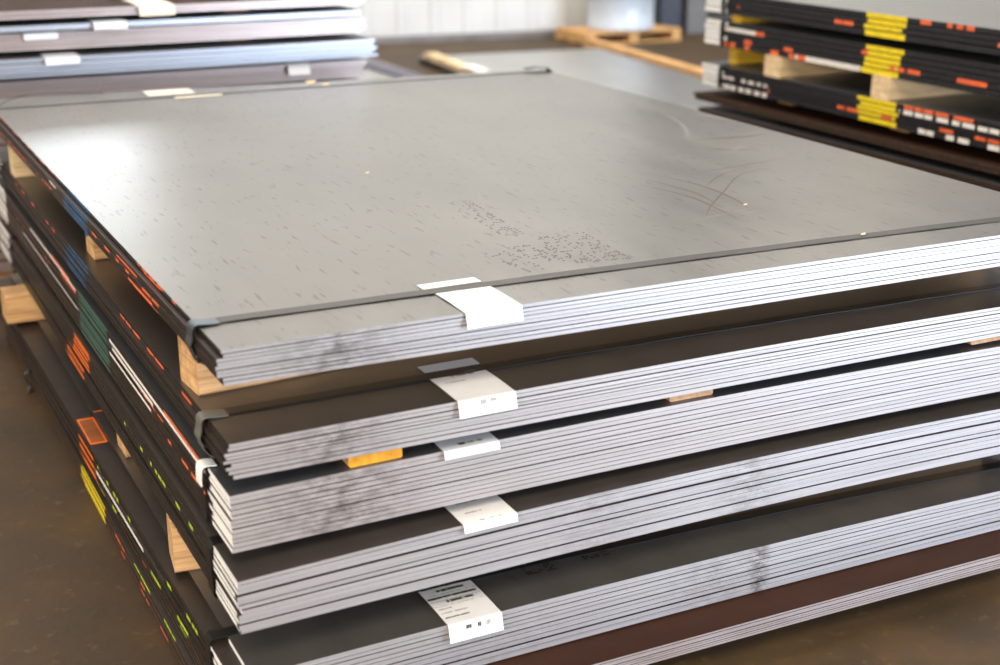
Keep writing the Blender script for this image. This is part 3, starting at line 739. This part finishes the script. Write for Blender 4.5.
right('second bundle from the top of the rear right stack, orange crayon dabs and yellow patch', .102, .013, 5, ('top_blue', 'cool_edge', 'cool_edge'), 84,
      wp+YL+[(4, 4, 1.72, 2.05, 'chalk'), (1, 1, 2.25, 2.5, 'chalk'), (3, 3, 1.18, 1.30, 'red_orange')]+dashes(1, 1.2, 2.4, 'red_orange', 85, .18, .02, .05)+dashes(4, 2.0, 2.5, 'red_orange', 86, .45, .02, .05)+dashes(3, 1.2, 2.4, 'red_orange', 87, .2, .02, .06))
right('third bundle from the top of the rear right stack, white chalk dashes beside yellow patch', -.062, -.140, 5, ('top_blue', 'cool_edge', 'cool_edge'), 88,
      wp+YL+dashes(1, .9, 1.52, 'chalk', 89, .9, .03, .05)+dashes(4, .9, 1.52, 'chalk', 90, .7, .03, .05)+dashes(2, 2.2, 2.5, 'chalk', 91, .95, .02, .04)+dashes(4, 2.2, 2.5, 'chalk', 92, .9, .02, .04)
      + dashes(0, 1.2, 1.5, 'red_orange', 93, .6, .03, .1)+dashes(3, 1.1, 2.2, 'red_orange', 94, .4, .03, .06))
right('rust-brown plates under the third bundle of the rear right stack', -.178, -.203, 2, ('top_rust', 'rust_edge', 'rust_edge'), 95, x0=RX-.015, y1=2.63, straps=False)
right('dark plates projecting below the rusty ones in the rear right stack', -.228, -.250, 2, ('top_blue', 'rust_edge', 'rust_edge'), 96, x0=RX-.03, y1=2.58, straps=False)
right('lower bundle of the rear right stack', -.28, -.45, 8, ('top_shaded', 'rust_edge', 'rust_edge'), 97, straps=False)
right('lowest bundle of the rear right stack', -.50, -.68, 8, ('top_shaded', 'rust_edge', 'rust_edge'), 98, straps=False)
gr = 'timbers under the second bundle of the rear right stack'
timber('timber', RX-.004, 2.125, 4.2, 2.125, .095, -.062, .013, 'wood_pale', 'pale timber end in the rear right stack, left of the yellow patch', group=gr)
timber('timber', RX-.004, 1.570, 4.2, 1.570, .085, -.062, .013, 'wood_pale', 'pale timber end in the rear right stack, under the yellow patch', group=gr)
M['wood_yellow'] = wood('yellow_painted_timber', (.70, .42, .03), (.85, .55, .05))
timber('timber', RX+.02, 2.40, 4.2, 2.40, .06, .102, .131, 'wood_yellow', 'yellow painted timber under the topmost bundle of the rear right stack')
timber('timber', RX+.06, 2.47, 4.2, 2.47, .05, -.062, .013, 'wood_yellow', 'yellow painted timber behind the pale one in the rear right stack')
for (za, zt, dz) in ((-.178, -.140, 0), (-.228, -.203, 0), (-.28, -.25, 0), (-.50, -.45, 0), (-.715, -.68, 0)):
    for y in (.7, 1.6, 2.2):
        timber('timber', RX+.12, y, 4.2, y, .089, za, zt, 'wood', 'timber deep in the lower gaps of the rear right stack', group='lower timbers of the rear right stack')

# ================================================================== small debris
def chip(x, y, z, s, m, label, name='wood_chip', a=0.4):
    mb = MB(); ca, sa = math.cos(a)*s, math.sin(a)*s
    mb.hexa([(-ca, -sa*.4, 0), (ca*.3, -sa*.7, 0), (ca, sa*.5, 0), (-ca*.2, sa*.8, 0), (-ca*.8, -sa*.3, s*.3), (ca*.2, -sa*.5, s*.25), (ca*.8, sa*.4, s*.35), (-ca*.2, sa*.6, s*.3)], m)
    o = mb.build(name); o.location = (x, y, z); return tag(o, label, 'wood chip', 'small debris')
chip(1.235, .098, t1(1.2, .1)+FZ+.0045, .008, 'wood_pale', 'tiny wood chip lying on the near strap at the right')
chip(.957, 2.36, FZ+.001, .020, 'wood_pale', 'wood chip by the far strap, the left one')
chip(.985, 2.30, FZ+.001, .014, 'wood_pale', 'wood chip by the far strap, the right one')
chip(1.19, .40, t1(1.2, .4)+FZ+.0003, .006, 'wood_pale', 'tiny pale chip on the scuffed area of the topmost sheet')
chip(.62, 1.02, t1(.6, 1)+FZ+.0003, .006, 'wood_pale', 'tiny pale chip on the middle of the topmost sheet')
chip(1.11, -.27, .0, .008, 'wood_pale', 'small pale crumb on the floor in front of the stack')
chip(-.42, .22, .0, .006, 'wood_pale', 'small pale crumb on the floor left of the stack')

# ================================================================== light
def area(name, loc, target, sx, sy, power, col):
    l = bpy.data.lights.new(name, 'AREA'); l.shape = 'RECTANGLE'; l.size = sx; l.size_y = sy; l.energy = power; l.color = col
    o = bpy.data.objects.new(name, l); COL.objects.link(o); o.location = loc
    o.rotation_euler = (Vector(target)-Vector(loc)).to_track_quat('-Z', 'Y').to_euler(); return o
area('door_daylight', (8.2, -8.9, 2.2), (8.2, 0, 2.2), 4.6, 4.4, 1600, (.70, .82, 1.0))
area('rear_fill_light', (3.0, 6.2, 6.1), (3.0, 6.2, 0), 10, 2.5, 520, (1, .97, .92))  # unseen overhead light added to brighten the back wall
area('ceiling_light_mid', (1.0, 1.0, 6.1), (1.0, 1.0, 0), 8, 2.0, 150, (1, .93, .84))
area('front_fill_light', (-2.0, -5.5, 6.1), (-2.0, -5.5, 0), 6, 3.0, 620, (1, .86, .70))  # unseen warm light added to lift the near edges at the left
area('left_fill_light', (-6.9, -3.0, 2.6), (0, -.5, .5), 5, 2.4, 900, (1, .91, .80))  # light added to brighten the left faces; the left wall has no window
w = bpy.data.worlds.new('world'); SC.world = w; w.use_nodes = True
w.node_tree.nodes['Background'].inputs['Color'].default_value = (.8, .9, 1, 1); w.node_tree.nodes['Background'].inputs['Strength'].default_value = 1.0

# ================================================================== camera
f = 1400.; cy = 332.5; Hh = -136.
p = math.atan((cy-Hh)/f)
Zc = Vector((0, math.cos(p), -math.sin(p)))
X = Vector(((3450-500)/f, -(Hh-cy)/f, 1)).normalized()
Y = Zc.cross(X)
if Y.z < 0: Y = -Y
# rows: world axis in the picture frame (x right, y up, z forward)
R = Matrix(((X.x, X.y, -X.z), (Y.x, Y.y, -Y.z), (Zc.x, Zc.y, -Zc.z)))
cam = bpy.data.cameras.new('camera'); co = bpy.data.objects.new('camera', cam); COL.objects.link(co)
co.matrix_world = Matrix.Translation((-.4831, -1.8404, .65+FZ)) @ R.to_4x4()
cam.sensor_width = 36; cam.lens = 50.4; cam.clip_end = 60; cam.clip_start = .05
cam.dof.use_dof = True; cam.dof.focus_distance = 2.58; cam.dof.aperture_fstop = 2.7
SC.camera = co
SC.view_settings.view_transform = 'Standard'; SC.view_settings.look = 'None'; SC.view_settings.gamma = 1
SC.view_settings.use_curve_mapping = False
SC.view_settings.exposure = 0.25
SC.cycles.use_denoising = True
SC.cycles.max_bounces = 8; SC.cycles.sample_clamp_indirect = 6
